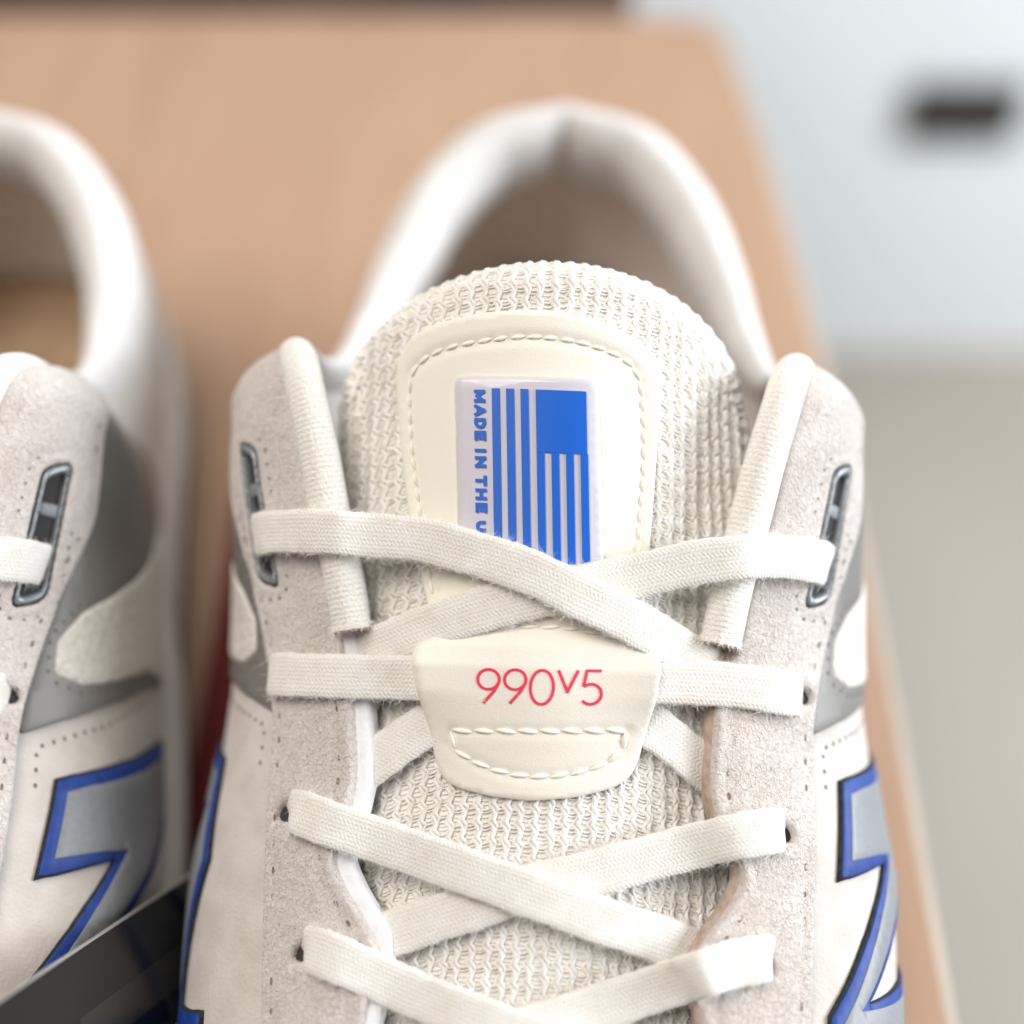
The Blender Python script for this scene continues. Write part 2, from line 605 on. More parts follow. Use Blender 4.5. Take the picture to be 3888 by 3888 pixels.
def sheet_mesh(outline, fn, bottom, top, step=1.0, bevel=0.5, holes=(), extra=None, rings=(0.12, 0.4, 1.0)):
    """a slab with rounded edges lying on the surface fn(u, v, off)"""
    o = subdivide(outline, step * 0.7)
    if area2(o) < 0:
        o = o[::-1]
    hs = [resample(h, step * 0.5, closed=True) for h in holes]
    pts, edges = [], []
    loops = [o] + hs
    for lp in loops:
        b = len(pts)
        pts += lp.tolist()
        edges += [(b + i, b + (i + 1) % len(lp)) for i in range(len(lp))]
    allb = loops

    def dmin(q):
        return np.min([dist_poly(q, lp) for lp in allb], axis=0)

    def inside(q):
        m = pip(q, o)
        for h in hs:
            m &= ~pip(q, h)
        return m
    for rf in rings:
        for li, lp in enumerate(loops):
            q = offset_poly(lp, (-1 if li == 0 else 1) * rf * bevel)
            ok = inside(q) & (dmin(q) > rf * bevel * 0.8)
            pts += q[ok].tolist()
    lo, hi = o.min(0), o.max(0)
    gx = np.arange(lo[0], hi[0], step)
    gy = np.arange(lo[1], hi[1], step * 0.866)
    g = np.array([(x + (0.5 * step if j % 2 else 0), y) for j, y in enumerate(gy) for x in gx])
    if len(g):
        g = g[inside(g)]
    if len(g):
        g = g[dmin(g) > bevel + 0.45 * step]
        pts += g.tolist()
    V, _, Fc, *_r = delaunay_2d_cdt([Vector(p) for p in pts], edges, [], 0, 1e-5)
    P = np.array([(v.x, v.y) for v in V])
    Fc = np.array([list(f) for f in Fc if len(f) == 3])
    Fc = Fc[inside(P[Fc].mean(1))]
    d = dmin(P)
    d[d < 1e-3] = 0
    t = np.clip(d / max(bevel, 1e-6), 0, 1)
    off = bottom + (top - bottom) * np.sqrt(1 - (1 - t) ** 2)
    if extra is not None:
        off = off + extra(P, t)
    X = fn(P[:, 0], P[:, 1], off)
    nrm = fn(P[:, 0], P[:, 1], off + 1.0) - X
    a, b, c = X[Fc[:, 0]], X[Fc[:, 1]], X[Fc[:, 2]]
    fl = (np.cross(b - a, c - a) * nrm[Fc[:, 0]]).sum(1)
    if fl.sum() < 0:
        Fc = Fc[:, ::-1]
    return X, Fc, P


def sheet(name, outline, fn, bottom, top, m, parent, **kw):
    X, Fc, P = sheet_mesh(outline, fn, bottom, top, **kw)
    return link_mesh(name, X, Fc, m, parent, uv=P)


def grid_mesh(P, closed_u=False, closed_v=False):
    """faces of a grid of points P[nu, nv, 3]"""
    nu, nv = P.shape[:2]
    idx = np.arange(nu * nv).reshape(nu, nv)
    a = idx if not closed_u else np.vstack([idx, idx[:1]])
    if closed_v:
        a = np.hstack([a, a[:, :1]])
    f = np.stack([a[:-1, :-1], a[1:, :-1], a[1:, 1:], a[:-1, 1:]], -1).reshape(-1, 4)
    return P.reshape(-1, 3), f


def tubes_mesh(paths, rad, sides=5, flat=None):
    """many thin tubes in one mesh; paths: list of (n,3) arrays"""
    VV, FF = [], []
    base = 0
    for p in paths:
        p = np.asarray(p, float)
        t = np.gradient(p, axis=0)
        t /= np.linalg.norm(t, axis=1)[:, None]
        ref = np.array([0.31, 0.2, 0.93])
        a = np.cross(t, ref)
        a /= np.linalg.norm(a, axis=1)[:, None]
        b = np.cross(t, a)
        an = np.linspace(0, 2 * np.pi, sides, endpoint=False)
        ring = p[:, None] + rad * (np.cos(an)[None, :, None] * a[:, None] + np.sin(an)[None, :, None] * b[:, None])
        v, f = grid_mesh(ring, closed_v=True)
        VV.append(v)
        FF.append(f + base)
        base += len(v)
    return np.vstack(VV), np.vstack(FF)


def fibres_mesh(roots, dirs, nrm, length, width, curl=0.35):
    """fine loose fibres: three-step ribbons"""
    n = len(roots)
    side = np.cross(dirs, nrm + rng.normal(0, 0.3, (n, 3)))
    side /= np.linalg.norm(side, axis=1)[:, None]
    L = length * rng.uniform(0.5, 1.35, n)[:, None]
    bend = rng.normal(0, curl, (n, 3))
    pts = []
    for k, w in ((0, 1.0), (0.4, 0.85), (0.75, 0.6), (1.0, 0.15)):
        c = roots + dirs * L * k + bend * L * k * k
        pts += [c - side * width * w / 2, c + side * width * w / 2]
    V = np.stack(pts, 1)                                # n, 8, 3
    i = (np.arange(n) * 8)[:, None]
    F_ = np.concatenate([i + np.array([2 * k, 2 * k + 1, 2 * k + 3, 2 * k + 2]) for k in range(3)], 0)
    return V.reshape(-1, 3), F_


def stroke_mesh(strokes, width, place, off=0.02):
    """flat printed strokes: each a polyline in letter units, placed on a surface by place(a, b, off)"""
    VV, FF, base = [], [], 0
    for si, st in enumerate(strokes):
        st = np.asarray(st, float)
        closed = np.allclose(st[0], st[-1])
        st = resample(st, 0.12) if len(st) > 2 else resample(st, 0.3)
        t = np.gradient(st, axis=0)
        if closed:
            t[0] = t[-1] = st[1] - st[-2]
        t /= np.linalg.norm(t, axis=1)[:, None]
        n = np.stack([-t[:, 1], t[:, 0]], 1) * width / 2
        l, r = st + n, st - n
        q = np.stack([place(l[:, 0], l[:, 1], off + 0.004 * si), place(r[:, 0], r[:, 1], off + 0.004 * si)], 1)
        v, f = grid_mesh(q)
        VV.append(v)
        FF.append(f + base)
        base += len(v)
    return np.vstack(VV), np.vstack(FF)


# one stitch, shared by every seam: a plump twisted thread about 1 unit long
def stitch_data(name, m, sag=0.0):
    V, F_ = [], []
    n, s = 7, 6
    for i in range(n):
        t = i / (n - 1)
        r = 0.5 * math.sin(math.pi * (0.08 + 0.84 * t)) ** 0.6
        for j in range(s):
            a = 2 * math.pi * j / s + t * 2.2
            V.append((t - 0.5, r * math.cos(a), r * math.sin(a) + 0.35 * math.sin(math.pi * t) - 0.25))
    for i in range(n - 1):
        for j in range(s):
            F_.append((i * s + j, i * s + (j + 1) % s, (i + 1) * s + (j + 1) % s, (i + 1) * s + j))
    F_.append(tuple(range(s))[::-1])
    F_.append(tuple((n - 1) * s + j for j in range(s)))
    me = bpy.data.meshes.new(name)
    me.from_pydata(V, [], F_)
    me.polygons.foreach_set("use_smooth", [True] * len(me.polygons))
    me.materials.append(m)
    return me


ST_CREAM = stitch_data("stitch", M['thread'])


def stitch_line(pts, pitch, fn, off, parent, me=ST_CREAM, thick=0.62, fill=0.93, skew=7.0, closed=False):
    p = resample(pts, pitch, closed)
    if closed:
        p = np.vstack([p, p[:1]])
    for a, b in zip(p[:-1], p[1:]):
        q = [fn(np.array([w[0]]), np.array([w[1]]), np.array([off]))[0] for w in (a, b)]
        m_ = 0.5 * (a + b)
        n = fn(np.array([m_[0]]), np.array([m_[1]]), np.array([off + 1.0]))[0] - fn(np.array([m_[0]]), np.array([m_[1]]), np.array([off]))[0]
        x = q[1] - q[0]
        L = np.linalg.norm(x)
        x = Vector(x / L)
        z = Vector(n)
        x = Matrix.Rotation(math.radians(skew + random.uniform(-2, 2)), 3, z) @ x
        z = (z - x * z.dot(x)).normalized()
        y = z.cross(x)
        o = bpy.data.objects.new("stitch", me)
        col.objects.link(o)
        o.parent = parent
        mt = Matrix((x * (L * fill * MM), y * (thick * MM), z * (thick * MM))).transposed().to_4x4()
        mt.translation = Vector(0.5 * (q[0] + q[1])) * MM
        o.matrix_local = mt


# ------------------------------------------------------------------ setting
def build_setting():
    # floor and back wall of the room
    v, f = box_mesh(-1500, 1800, -900, 611, -470, -450)
    tag(link_mesh("floor", v, f, M['floor'], smooth=False), kind="structure")
    v, f = box_mesh(-1500, 1800, 611, 641, -470, 1500)
    tag(link_mesh("wall", v, f, M['wall'], smooth=False), kind="structure")
    # table
    t = empty("table", (-258, -23, -450))
    tag(t, "tan wooden table carrying the white sneakers, pale edge on its open side", "table")

    def loc(vs):
        return [(x + 258, y + 23, z + 450) for x, y, z in vs]
    side_ = spline(np.array([(77, -350), (80.5, -200), (82, -47), (83.5, 51), (82, 144), (77.5, 230), (72, 288)], float), 40)
    out = [(-600, -350)] + [tuple(q) for q in side_]
    out += [(58 + 14 * math.cos(a), 290 + 14 * math.sin(a)) for a in np.linspace(0.15, math.pi / 2, 7)]
    out += [(-600, 304)]
    n = len(out)
    V = [(x, y, 0) for x, y in out] + [(x, y, -30) for x, y in out]
    F_ = [tuple(range(n)), tuple(range(2 * n - 1, n - 1, -1))] + [(i, i + n, (i + 1) % n + n, (i + 1) % n) for i in range(n)]
    link_mesh("tabletop", loc(V), F_, M['wood'], t, smooth=False)
    # the edge band: a rounded strip along the right side and the corner
    path = np.array(out[1:-1] + [(-200, 304), (-600, 304)], float)
    tg = np.gradient(path, axis=0)
    tg /= np.linalg.norm(tg, axis=1)[:, None]
    on = np.stack([tg[:, 1], -tg[:, 0]], 1)
    prof = [(0.05, -0.4), (1.2, -0.7), (2.4, -1.6), (3.0, -3.0), (3.0, -27), (2.2, -29), (0.05, -29.8)]
    P = np.array([[(path[i, 0] + on[i, 0] * a, path[i, 1] + on[i, 1] * a, z) for a, z in prof] for i in range(len(path))])
    v, f = grid_mesh(P)
    link_mesh("edge_band", loc(v), f, M['wood_edge'], t)
    for x, y in ((-560, -310), (36, -310), (-560, 262), (36, 262)):
        v, f = box_mesh(x - 22, x + 22, y - 22, y + 22, -450, -30.5, 3)
        link_mesh("leg", loc(v), f, M['wood'], t, smooth=False)
    # black wall socket low on the wall
    s = empty("wall_socket", (279, 611, -246))
    tag(s, "black rectangular wall socket low on the blurred white wall", "socket")
    fr, ff = box_mesh(-35, 35, -7, -0.5, -21, 21, 2.5)
    link_mesh("plate", fr, ff, M['socket'], s)
    for cx in (-15, 15):
        a, b = box_mesh(cx - 11, cx + 11, -8.5, -6.5, -13, 13, 0.8)
        link_mesh("outlet", a, b, M['socket_in'], s)
    # dark brown bench behind the table
    b = empty("bench", (-340, 352, -450))
    tag(b, "dark brown bench close behind the far edge of the table", "bench")
    v, f = box_mesh(-340, 384, -34, 150, 424, 446, 4)
    link_mesh("seat", v, f, M['dark_wood'], b)
    v, f = box_mesh(-340, 384, -30, -10, 330, 423, 3)
    link_mesh("apron", v, f, M['dark_wood'], b)
    for x in (-315, 345):
        for y in (-5, 125):
            v, f = box_mesh(x - 20, x + 20, y - 8, y + 20, 0, 423, 3)
            link_mesh("leg", v, f, M['dark_wood'], b)


# ------------------------------------------------------------------ one sneaker
STRANDS = {
    'L1': [(-48.31, 6.19, 76.94, -0.84, -0.42, 0.43), (-48.67, 3.19, 81.71, -0.74, -0.51, 0.51), (-46.02, 0.36, 86.71, -0.6, -0.58, 0.6), (-39.03, -2.54, 91, -0.33, -0.62, 0.71), (-33.04, -4.19, 93.07, -0.24, -0.62, 0.74), (-28.46, -3.78, 92.18, -0.47, -0.55, 0.69), (-19.94, -4.83, 92.86, -0.38, -0.57, 0.73), (-12.19, -7.09, 93.15, -0.26, -0.6, 0.76), (-2.23, -10.28, 92.7, -0.05, -0.61, 0.79), (5.37, -12.97, 90.65, 0.12, -0.61, 0.79), (13.68, -14.71, 87.04, 0.28, -0.58, 0.76), (21.53, -15.96, 81.76, 0.4, -0.55, 0.73), (27.46, -16.35, 76.57, 0.46, -0.53, 0.71), (32.79, -16.21, 71.56, 0.51, -0.51, 0.69)],
    'R1': [(45.67, 3.74, 77.45, 0.72, -0.48, 0.48), (46.41, 1.86, 81.65, 0.67, -0.53, 0.53), (43.82, -0.73, 86.08, 0.54, -0.58, 0.61), (35.27, -3.62, 90.8, 0.28, -0.63, 0.73), (30.57, -5.5, 92.4, 0.24, -0.62, 0.74), (23.27, -6.57, 91.84, 0.42, -0.56, 0.72), (14.34, -8.52, 90.45, 0.3, -0.59, 0.75), (5.37, -10.76, 90.07, 0.12, -0.61, 0.78), (-2.14, -12.32, 88.84, -0.05, -0.61, 0.79), (-10.31, -13.77, 86.79, -0.22, -0.59, 0.77), (-18.59, -15.22, 83.44, -0.36, -0.56, 0.74), (-25.62, -16.27, 79.83, -0.44, -0.54, 0.72), (-32.01, -15.6, 74.19, -0.5, -0.51, 0.7), (-37.08, -14.63, 69.4, -0.54, -0.5, 0.68)],
    'L2': [(-43.34, -13.85, 66.33, -0.74, -0.37, 0.65), (-44.62, -15.99, 69.31, -0.7, -0.4, 0.67), (-42.31, -18.5, 73.61, -0.6, -0.45, 0.73), (-34.68, -20.52, 76.8, -0.44, -0.51, 0.79), (-26.93, -21.05, 77.86, -0.44, -0.53, 0.73), (-18.35, -21.59, 78.94, -0.34, -0.55, 0.76), (-9.96, -22.3, 79.91, -0.21, -0.58, 0.79), (-0.84, -22.43, 80.76, -0.02, -0.59, 0.81), (8.26, -22.01, 80.53, 0.18, -0.58, 0.79), (17.38, -20.9, 79.69, 0.33, -0.56, 0.76), (26.66, -19.95, 78.4, 0.44, -0.53, 0.72), (34.46, -19.69, 77.06, 0.32, -0.5, 0.79), (39.86, -18.94, 74.73, 0.44, -0.47, 0.75), (42.03, -16.83, 71.23, 0.52, -0.44, 0.71), (41.01, -15.34, 68.23, 0.54, -0.43, 0.71)],
    'S1': [(-7.39, -23.3, 77.9, -0.16, -0.58, 0.8), (-12.33, -24.7, 75.74, -0.26, -0.56, 0.79), (-17.67, -26.65, 73.27, -0.34, -0.54, 0.77), (-21.88, -28.72, 70.95, -0.39, -0.52, 0.76), (-26.06, -30.76, 68.2, -0.43, -0.5, 0.75), (-30.54, -31.82, 63.54, -0.47, -0.48, 0.74)],
    'S2': [(7.58, -22.8, 78.22, 0.17, -0.58, 0.8), (12.69, -23.82, 76.22, 0.26, -0.56, 0.78), (17.58, -25.48, 74.06, 0.34, -0.54, 0.77), (21.47, -27.15, 71.86, 0.39, -0.52, 0.76), (25.78, -29.12, 69.02, 0.43, -0.5, 0.75), (30.26, -29.91, 64.71, 0.48, -0.48, 0.73)],
    'L3': [(-37.36, -36.7, 59.51, -0.44, -0.37, 0.84), (-38.68, -37.34, 62.59, -0.44, -0.37, 0.84), (-37.13, -38.95, 65.69, -0.43, -0.39, 0.85), (-31.27, -41.3, 66.53, -0.34, -0.44, 0.87), (-21.95, -43.48, 65.03, -0.36, -0.49, 0.8), (-11.09, -47.19, 65.39, -0.2, -0.5, 0.84), (-0.22, -50.34, 64.53, -0, -0.5, 0.86), (11.21, -52.89, 61.82, 0.2, -0.48, 0.85), (19.46, -53.85, 58.66, 0.33, -0.46, 0.83), (25.37, -53.89, 55, 0.4, -0.44, 0.8), (30.8, -53.54, 50.96, 0.46, -0.42, 0.78)],
    'R3': [(37.83, -36.29, 60.15, 0.35, -0.38, 0.84), (38.75, -36.95, 63.3, 0.35, -0.38, 0.84), (37.35, -38.62, 66.14, 0.3, -0.4, 0.85), (31.19, -40.44, 67.2, 0.18, -0.44, 0.87), (23.99, -41.42, 64.71, 0.39, -0.48, 0.78), (11.8, -45.46, 64.45, 0.22, -0.5, 0.84), (-0.42, -48.7, 63.28, -0.01, -0.51, 0.86), (-8.38, -51.04, 61.38, -0.16, -0.49, 0.86), (-16.52, -53.12, 58.98, -0.29, -0.47, 0.84), (-23.14, -54.48, 56.08, -0.37, -0.45, 0.81), (-29.25, -54.89, 51.31, -0.44, -0.42, 0.79)],
    'L4': [(-33.17, -55.96, 52.2, -0.28, -0.38, 0.9), (-34.42, -56.72, 55.26, -0.28, -0.37, 0.89), (-32.89, -58.01, 58.05, -0.25, -0.39, 0.9), (-28.03, -59.74, 58.28, -0.19, -0.42, 0.89), (-19.15, -62.24, 55.36, -0.31, -0.43, 0.85), (-9.08, -65.85, 55.54, -0.16, -0.43, 0.89), (0.65, -68.7, 54.65, 0.01, -0.43, 0.9), (10.92, -71.12, 52.36, 0.19, -0.41, 0.89), (20.67, -72.49, 47.67, 0.33, -0.39, 0.86)],
    'R4': [(35.35, -54.58, 52.75, 0.21, -0.38, 0.89), (36.72, -54.86, 55.9, 0.23, -0.38, 0.89), (35.3, -56.25, 58.6, 0.2, -0.39, 0.89), (30.42, -57.63, 59.43, 0.14, -0.41, 0.89), (25.84, -59.81, 60.54, 0.11, -0.43, 0.89), (21.94, -59.79, 56.66, 0.35, -0.44, 0.83), (12.37, -62.76, 54.64, 0.22, -0.44, 0.87), (0.42, -66.86, 53.53, 0.01, -0.43, 0.9), (-11.28, -70.6, 50.73, -0.2, -0.41, 0.89), (-20.04, -72.79, 47.36, -0.32, -0.39, 0.86)],
}


def both(side):
    return lambda u, v, o=0.0: upper(u, v, o, side)


def curve_v(pts):
    return resample(spline(pts, 40 * len(pts)), 1.5)


INNER = [(4, 3), (20, 1.5), (35, 0.5), (50, 2.5), (59, 1), (67, -1.5), (73, 0.5), (79, 3.5), (84, 5), (90, 2), (97, 0.2),
         (105, 0), (113, 0.2), (120, 1.5), (130, 1.8), (145, 1.8), (158, 1.8), (167, 2.0), (174, 3.0), (180, 5.5)]
OUTER = [(181, 9), (177, 15), (170, 19.5), (164, 21.5), (155, 23.2), (148, 23.2), (136, 20.5), (120, 18.0), (111, 17.2), (100, 17.5),
         (80, 18), (60, 19), (40, 20), (22, 22), (4, 24)]
EYELET = [(129.6, 12.3), (153.2, 11.7), (156.6, 16.2), (132.8, 17.4)]


def tongue_label_off(P, line, depth=0.42, w=0.85):
    d = np.min(np.stack([dist_poly(P, np.vstack([line, line[::-1]]))]), axis=0)
    return -depth * np.exp(-(d / w) ** 2)


def build_sneaker(root):
    # ---- sole
    kb = np.linspace(0, len(BASE) - 1, 120)
    half = spline(BASE, ts=kb)
    ring = np.vstack([half, (half * [-1, 1])[::-1][1:-1]])
    ring[:, 0] += 2.0 * np.clip((30 - ring[:, 1]) / 50, 0, 1)
    cen = np.array([0, -5.0])

    def lev(z, k):
        d = ring - cen
        q = ring + d / np.linalg.norm(d, axis=1)[:, None] * k
        return np.c_[q, np.full(len(q), z)]
    P = np.stack([lev(27.5, -2.5), lev(27.5, 1.5), lev(25, 3.0), lev(18, 3.6), lev(9, 2.6), lev(6.2, 2.0), lev(6.2, -6)], 1)
    v, f = grid_mesh(P, closed_u=True)
    link_mesh("midsole", v, f, M['foam'], root)
    P = np.stack([lev(6.4, 2.4), lev(3, 2.2), lev(0.2, 0.5)], 1)
    v, f = grid_mesh(P, closed_u=True)
    n = len(ring)
    f = [tuple(q) for q in f] + [tuple(i * 3 + 2 for i in range(n))]
    link_mesh("outsole", v, f, M['rubber'], root)
    v = np.vstack([lev(25.5, -3.5)])
    link_mesh("insole", v, [tuple(range(n))], M['insole'], root)

    # ---- upper shell: both halves, joined at toe and heel
    us = np.linspace(0, U_OF_K[-1], 150)
    vf = np.linspace(0, 1, 28)
    v0 = np.interp(us, [0, 6, 150, 164, 176], [0.0, 7.5, 7.5, 5.0, 0.0])[:, None]
    Ls = np.interp(np.interp(us, U_OF_K, np.arange(NK)), np.arange(NK), U_LEN)
    uu = np.repeat(us[:, None], 28, 1)
    vv = v0 + vf[None] * (Ls[:, None] - v0)
    Pr, Pl = upper(uu, vv, 0, 1), upper(uu, vv, 0, -1)
    P = np.concatenate([Pr, Pl[::-1]], 0)
    v, f = grid_mesh(P)
    link_mesh("upper", v, f, M['side'], root, uv=np.concatenate([np.stack([uu, vv], -1), np.stack([uu, vv], -1)[::-1]]).reshape(-1, 2))
    # ---- inner lining from the collar down
    u0 = rim_u(8.5)
    us = np.linspace(u0, U_OF_K[-1], 110)
    uu = np.repeat(us[:, None], 16, 1)
    Ls = np.interp(np.interp(us, U_OF_K, np.arange(NK)), np.arange(NK), U_LEN)
    vv = np.linspace(0.12, 0.97, 16)[None] * Ls[:, None]
    ins = np.interp(us, [u0, rim_u(12), rim_u(15)], [2.0, 3.0, 5.0])[:, None]
    P = np.concatenate([upper(uu, vv, -ins, 1), upper(uu, vv, -ins, -1)[::-1]], 0)
    v, f = grid_mesh(P)
    link_mesh("inner_lining", v, f, M['inner'], root)

    # ---- padded collar: a thick roll following the rim from wing to wing
    ks = np.linspace(11.2, len(RIM) - 1, 110)
    us = np.interp(ks, _kk, U_OF_K)
    prof = np.array([(0.15, 18.5), (1.4, 13), (2.3, 8), (2.2, 4), (1.2, 0.8), (-0.8, -1.0), (-3.6, -1.4), (-6.6, 0.2), (-9.6, 3.8), (-11.2, 9),
                     (-11.2, 15), (-9.2, 22), (-5.6, 30)])
    prof = resample(spline(prof, 200), 1.4)
    halves = []
    for side in (1, -1):
        R_ = upper(us, 0 * us, 0, side)
        t2 = np.gradient(R_[:, :2], axis=0)
        on = np.stack([t2[:, 1], -t2[:, 0]], 1)
        on /= np.linalg.norm(on, axis=1)[:, None]
        on *= np.sign((on * (R_[:, :2] - np.array([0, 70.0]))).sum(1))[:, None]
        on[-1] = (0, 1)
        on[-2] = on[-2] * 0.5 + on[-1] * 0.5
        on[ks < 14.5] = on[ks < 14.5] * 0.35 + np.array([side, 0]) * 0.65
        on /= np.linalg.norm(on, axis=1)[:, None]
        dn = upper(us, 0 * us + 14.0, 0, side) - R_
        dn /= 14.0
        sc = np.clip(np.interp(ks, [11.2, 12.6, 14.0, 15.5, 16.5], [0.15, 0.25, 0.42, 0.8, 1.0]), 0, 1)
        cleft = np.interp(ks, [17.6, 18.6, 19], [1.0, 0.9, 0.6])
        pa = np.where(prof[None, :, 0] < 0, prof[None, :, 0] * cleft[:, None], prof[None, :, 0])
        pts = R_[:, None] + sc[:, None, None] * (np.c_[on, 0 * us][:, None] * pa[:, :, None]) + dn[:, None] * (prof[None, :, 1, None] * np.minimum(1, sc + 0.1)[:, None, None])
        halves.append(pts)
    P = np.concatenate([halves[0], halves[1][::-1][1:]], 0)
    v, f = grid_mesh(P)
    link_mesh("collar", v, f, M['collar'], root)

    # ---- tongue: backing cloth, then the knit
    xs = T_HALF * np.sin(np.linspace(-1.565, 1.565, 75))
    rs = np.r_[np.linspace(-12.8, 0, 14), np.linspace(1.0, 136, 66)]
    X, Rr = np.meshgrid(xs, rs, indexing='ij')
    P = tongue_roll(X, Rr, 0.4)
    v, f = grid_mesh(P)
    tg = link_mesh("tongue", v, f, M['cloth'], root, uv=np.stack([X, Rr], -1).reshape(-1, 2))
    # the tongue's sides below its rounded end
    for side in (1, -1):
        xs2 = side * np.linspace(33.2, 44, 12)
        ss = np.linspace(T_ROUND - 0.6, 138, 60)
        X, S_ = np.meshgrid(xs2, ss, indexing='ij')
        v, f = grid_mesh(tongue_side(X, S_, 0.4))
        link_mesh("tongue_edge", v, f, M['cloth'], tg)
    PITCH_X, PITCH_S = 2.2, 2.65
    paths, bridges = [], []
    r = np.arange(-10.5, 119, PITCH_S / 10)
    columns = [(i, i * PITCH_X + 0.12 * math.sin(i * 1.7), 0) for i in range(-18, 19)]
    columns += [(20 + q, sg * xq, 1) for sg in (-1, 1) for q, xq in enumerate((32.0, 32.75, 33.1))]   # short ones closing the corners
    for i, x0, short in columns:
        edge = abs(x0) > 31.6 and not short
        st = T_ROUND if edge else float(tongue_top(np.array([x0]))[0])

        def at(x, rr, o):
            x = np.asarray(x, float)
            if edge:
                return tongue_side(x, T_ROUND - 0.6 + np.maximum(rr, 0), o)
            return tongue_roll(np.clip(x, -33.18, 33.18), rr, o * np.interp(rr, [-2, 2], [0.75, 1.0]))
        ph = 2 * np.pi * (r + st) / PITCH_S + 0.5 * math.sin(i * 0.9) + (0.9 if i % 2 else 0)
        ph = ph + np.cumsum(rng.normal(0, 0.045, len(r)))
        drift = 0.10 * np.sin(r * 0.21 + i) + 0.07 * np.sin(r * 0.63 + 2.3 * i)
        zig = np.sin(ph) + 0.22 * np.sin(2 * ph + 0.6)
        for sgn in (-1, 1):
            wob = rng.normal(0, 0.035, len(r))
            xx = x0 + drift + 0.30 * zig + sgn * (0.29 + 0.11 * np.cos(ph + 0.5)) + wob
            oo = 0.56 + 0.16 * np.cos(ph + sgn * 1.3) + 0.07 * sgn + rng.normal(0, 0.03, len(r))
            keep = (r > 0) if edge else ((r < 2.0) if short else (r > -99))
            if short:
                xx = x0 + 0.12 * zig * (1 - abs(x0) / 34) + sgn * 0.08
            paths.append(at(xx[keep], r[keep], oo[keep]))
        # short loops crossing to the next column, two to a course, lying lower
        kk = np.where((np.sin(ph[1:-1]) > np.sin(ph[:-2])) & (np.sin(ph[1:-1]) >= np.sin(ph[2:])))[0] + 1
        for k in kk:
            if short or (edge and r[k] < 0.5):
                continue
            t = np.linspace(0, 1, 5)
            for dr, lift in ((-0.45, 0.30), (0.1, 0.24), (0.9, 0.08), (1.5, 0.10)):
                bridges.append(at(x0 + 0.25 + t * (PITCH_X - 0.3), np.full(5, r[k] + dr) + 0.3 * np.sin(math.pi * t) + rng.normal(0, 0.08), 0.22 + lift + 0.12 * np.sin(math.pi * t)))
    v1, f1 = tubes_mesh(paths, 0.37, 6)
    v2, f2 = tubes_mesh(bridges, 0.2, 4)
    k = link_mesh("knit", np.vstack([v1, v2]), np.vstack([f1, f2 + len(v1)]), M['knit'], tg)
    tag(k, kind="stuff")

    # ---- eyestays, one each side
    for side in (1, -1):
        fn = both(side)
        sh = np.array([0, -0.9 if side > 0 else 0.9])
        inner = curve_v(INNER) + sh * np.clip((curve_v(INNER)[:, :1] - 85) / 8, 0, 1) * np.clip((122 - curve_v(INNER)[:, :1]) / 8, 0, 1)
        outer = curve_v(OUTER)
        poly = np.vstack([inner, outer])
        holes_at = [(115.6, 13.6), (92.6, 10.6), (71.6, 8.8), (50, 9)] if side > 0 else [(117.0, 16.2), (93.0, 12.6), (70.6, 9.8), (50, 9)]
        eye = round_poly(EYELET, [1.5, 1.5, 2.0, 2.5])
        hl = [np.array([(cx + 1.5 * math.cos(a), cy + 2.9 * math.sin(a)) for a in np.linspace(0, 2 * math.pi, 14, endpoint=False)]) for cx, cy in holes_at]
        st_in = inner[(inner[:, 0] > 8) & (inner[:, 0] < 122)] + [0, 2.6]
        st_out = outer[(outer[:, 0] < 165)] - [0, 2.0]

        def relief(P, t, a=st_in, b=st_out, e=offset_poly(eye, 2.2)):
            d = np.minimum(dist_poly(P, np.vstack([a, a[::-1]])), dist_poly(P, np.vstack([b, b[::-1]])))
            d = np.minimum(d, dist_poly(P, e))
            return -0.36 * np.exp(-(d / 0.75) ** 2) + 0.10 * np.sin(P[:, 0] * 0.31 + P[:, 1] * 0.23) * t
        es = sheet("eyestay", poly, fn, 0.1, 1.65, M['suede'], root, step=1.15, bevel=0.7, holes=[eye] + hl, extra=relief)
        # foam lining showing inside the cut edge
        ln_in = inner - [0, 2.6 if side < 0 else 0.9]
        ln_out = inner[::-1] + [0, 7.0]
        ln = np.vstack([ln_in[ln_in[:, 0] < 124], ln_out[ln_out[:, 0] < 124]])
        sheet("lining", ln, fn, -2.2, 0.25, M['lining'] if side < 0 else M['suede_edge'], es, step=1.2, bevel=0.9)
        # dark bottoms under the holes
        for h in hl:
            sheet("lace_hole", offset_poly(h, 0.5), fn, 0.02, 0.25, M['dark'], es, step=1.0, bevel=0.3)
        # needle holes of the seams
        VV, FF, nb = [], [], 0
        for line, pitch, la, lb in ((st_in, 4.1, 0.62, 0.26), (st_out, 4.1, 0.6, 0.22),
                                    (np.vstack([offset_poly(eye, 2.3), offset_poly(eye, 2.3)[:1]]), 2.4, 0.3, 0.26)):
            pts_ = resample(line, pitch)
            tg_ = np.gradient(pts_, axis=0)
            tg_ /= np.linalg.norm(tg_, axis=1)[:, None]
            for p, q_ in zip(pts_, tg_):
                a = np.linspace(0, 2 * math.pi, 9)[:-1]
                rr = random.uniform(0.75, 1.15)
                c_, s_ = la * rr * np.cos(a), lb * rr * np.sin(a)
                uu = np.r_[p[0], p[0] + q_[0] * c_ - q_[1] * s_]
                vv = np.r_[p[1], p[1] + q_[1] * c_ + q_[0] * s_]
                q = fn(uu, vv, np.r_[1.30, np.full(8, 1.40)])
                VV.append(q)
                FF += [(nb, nb + 1 + j, nb + 1 + (j + 1) % 8) for j in range(8)]
                nb += 9
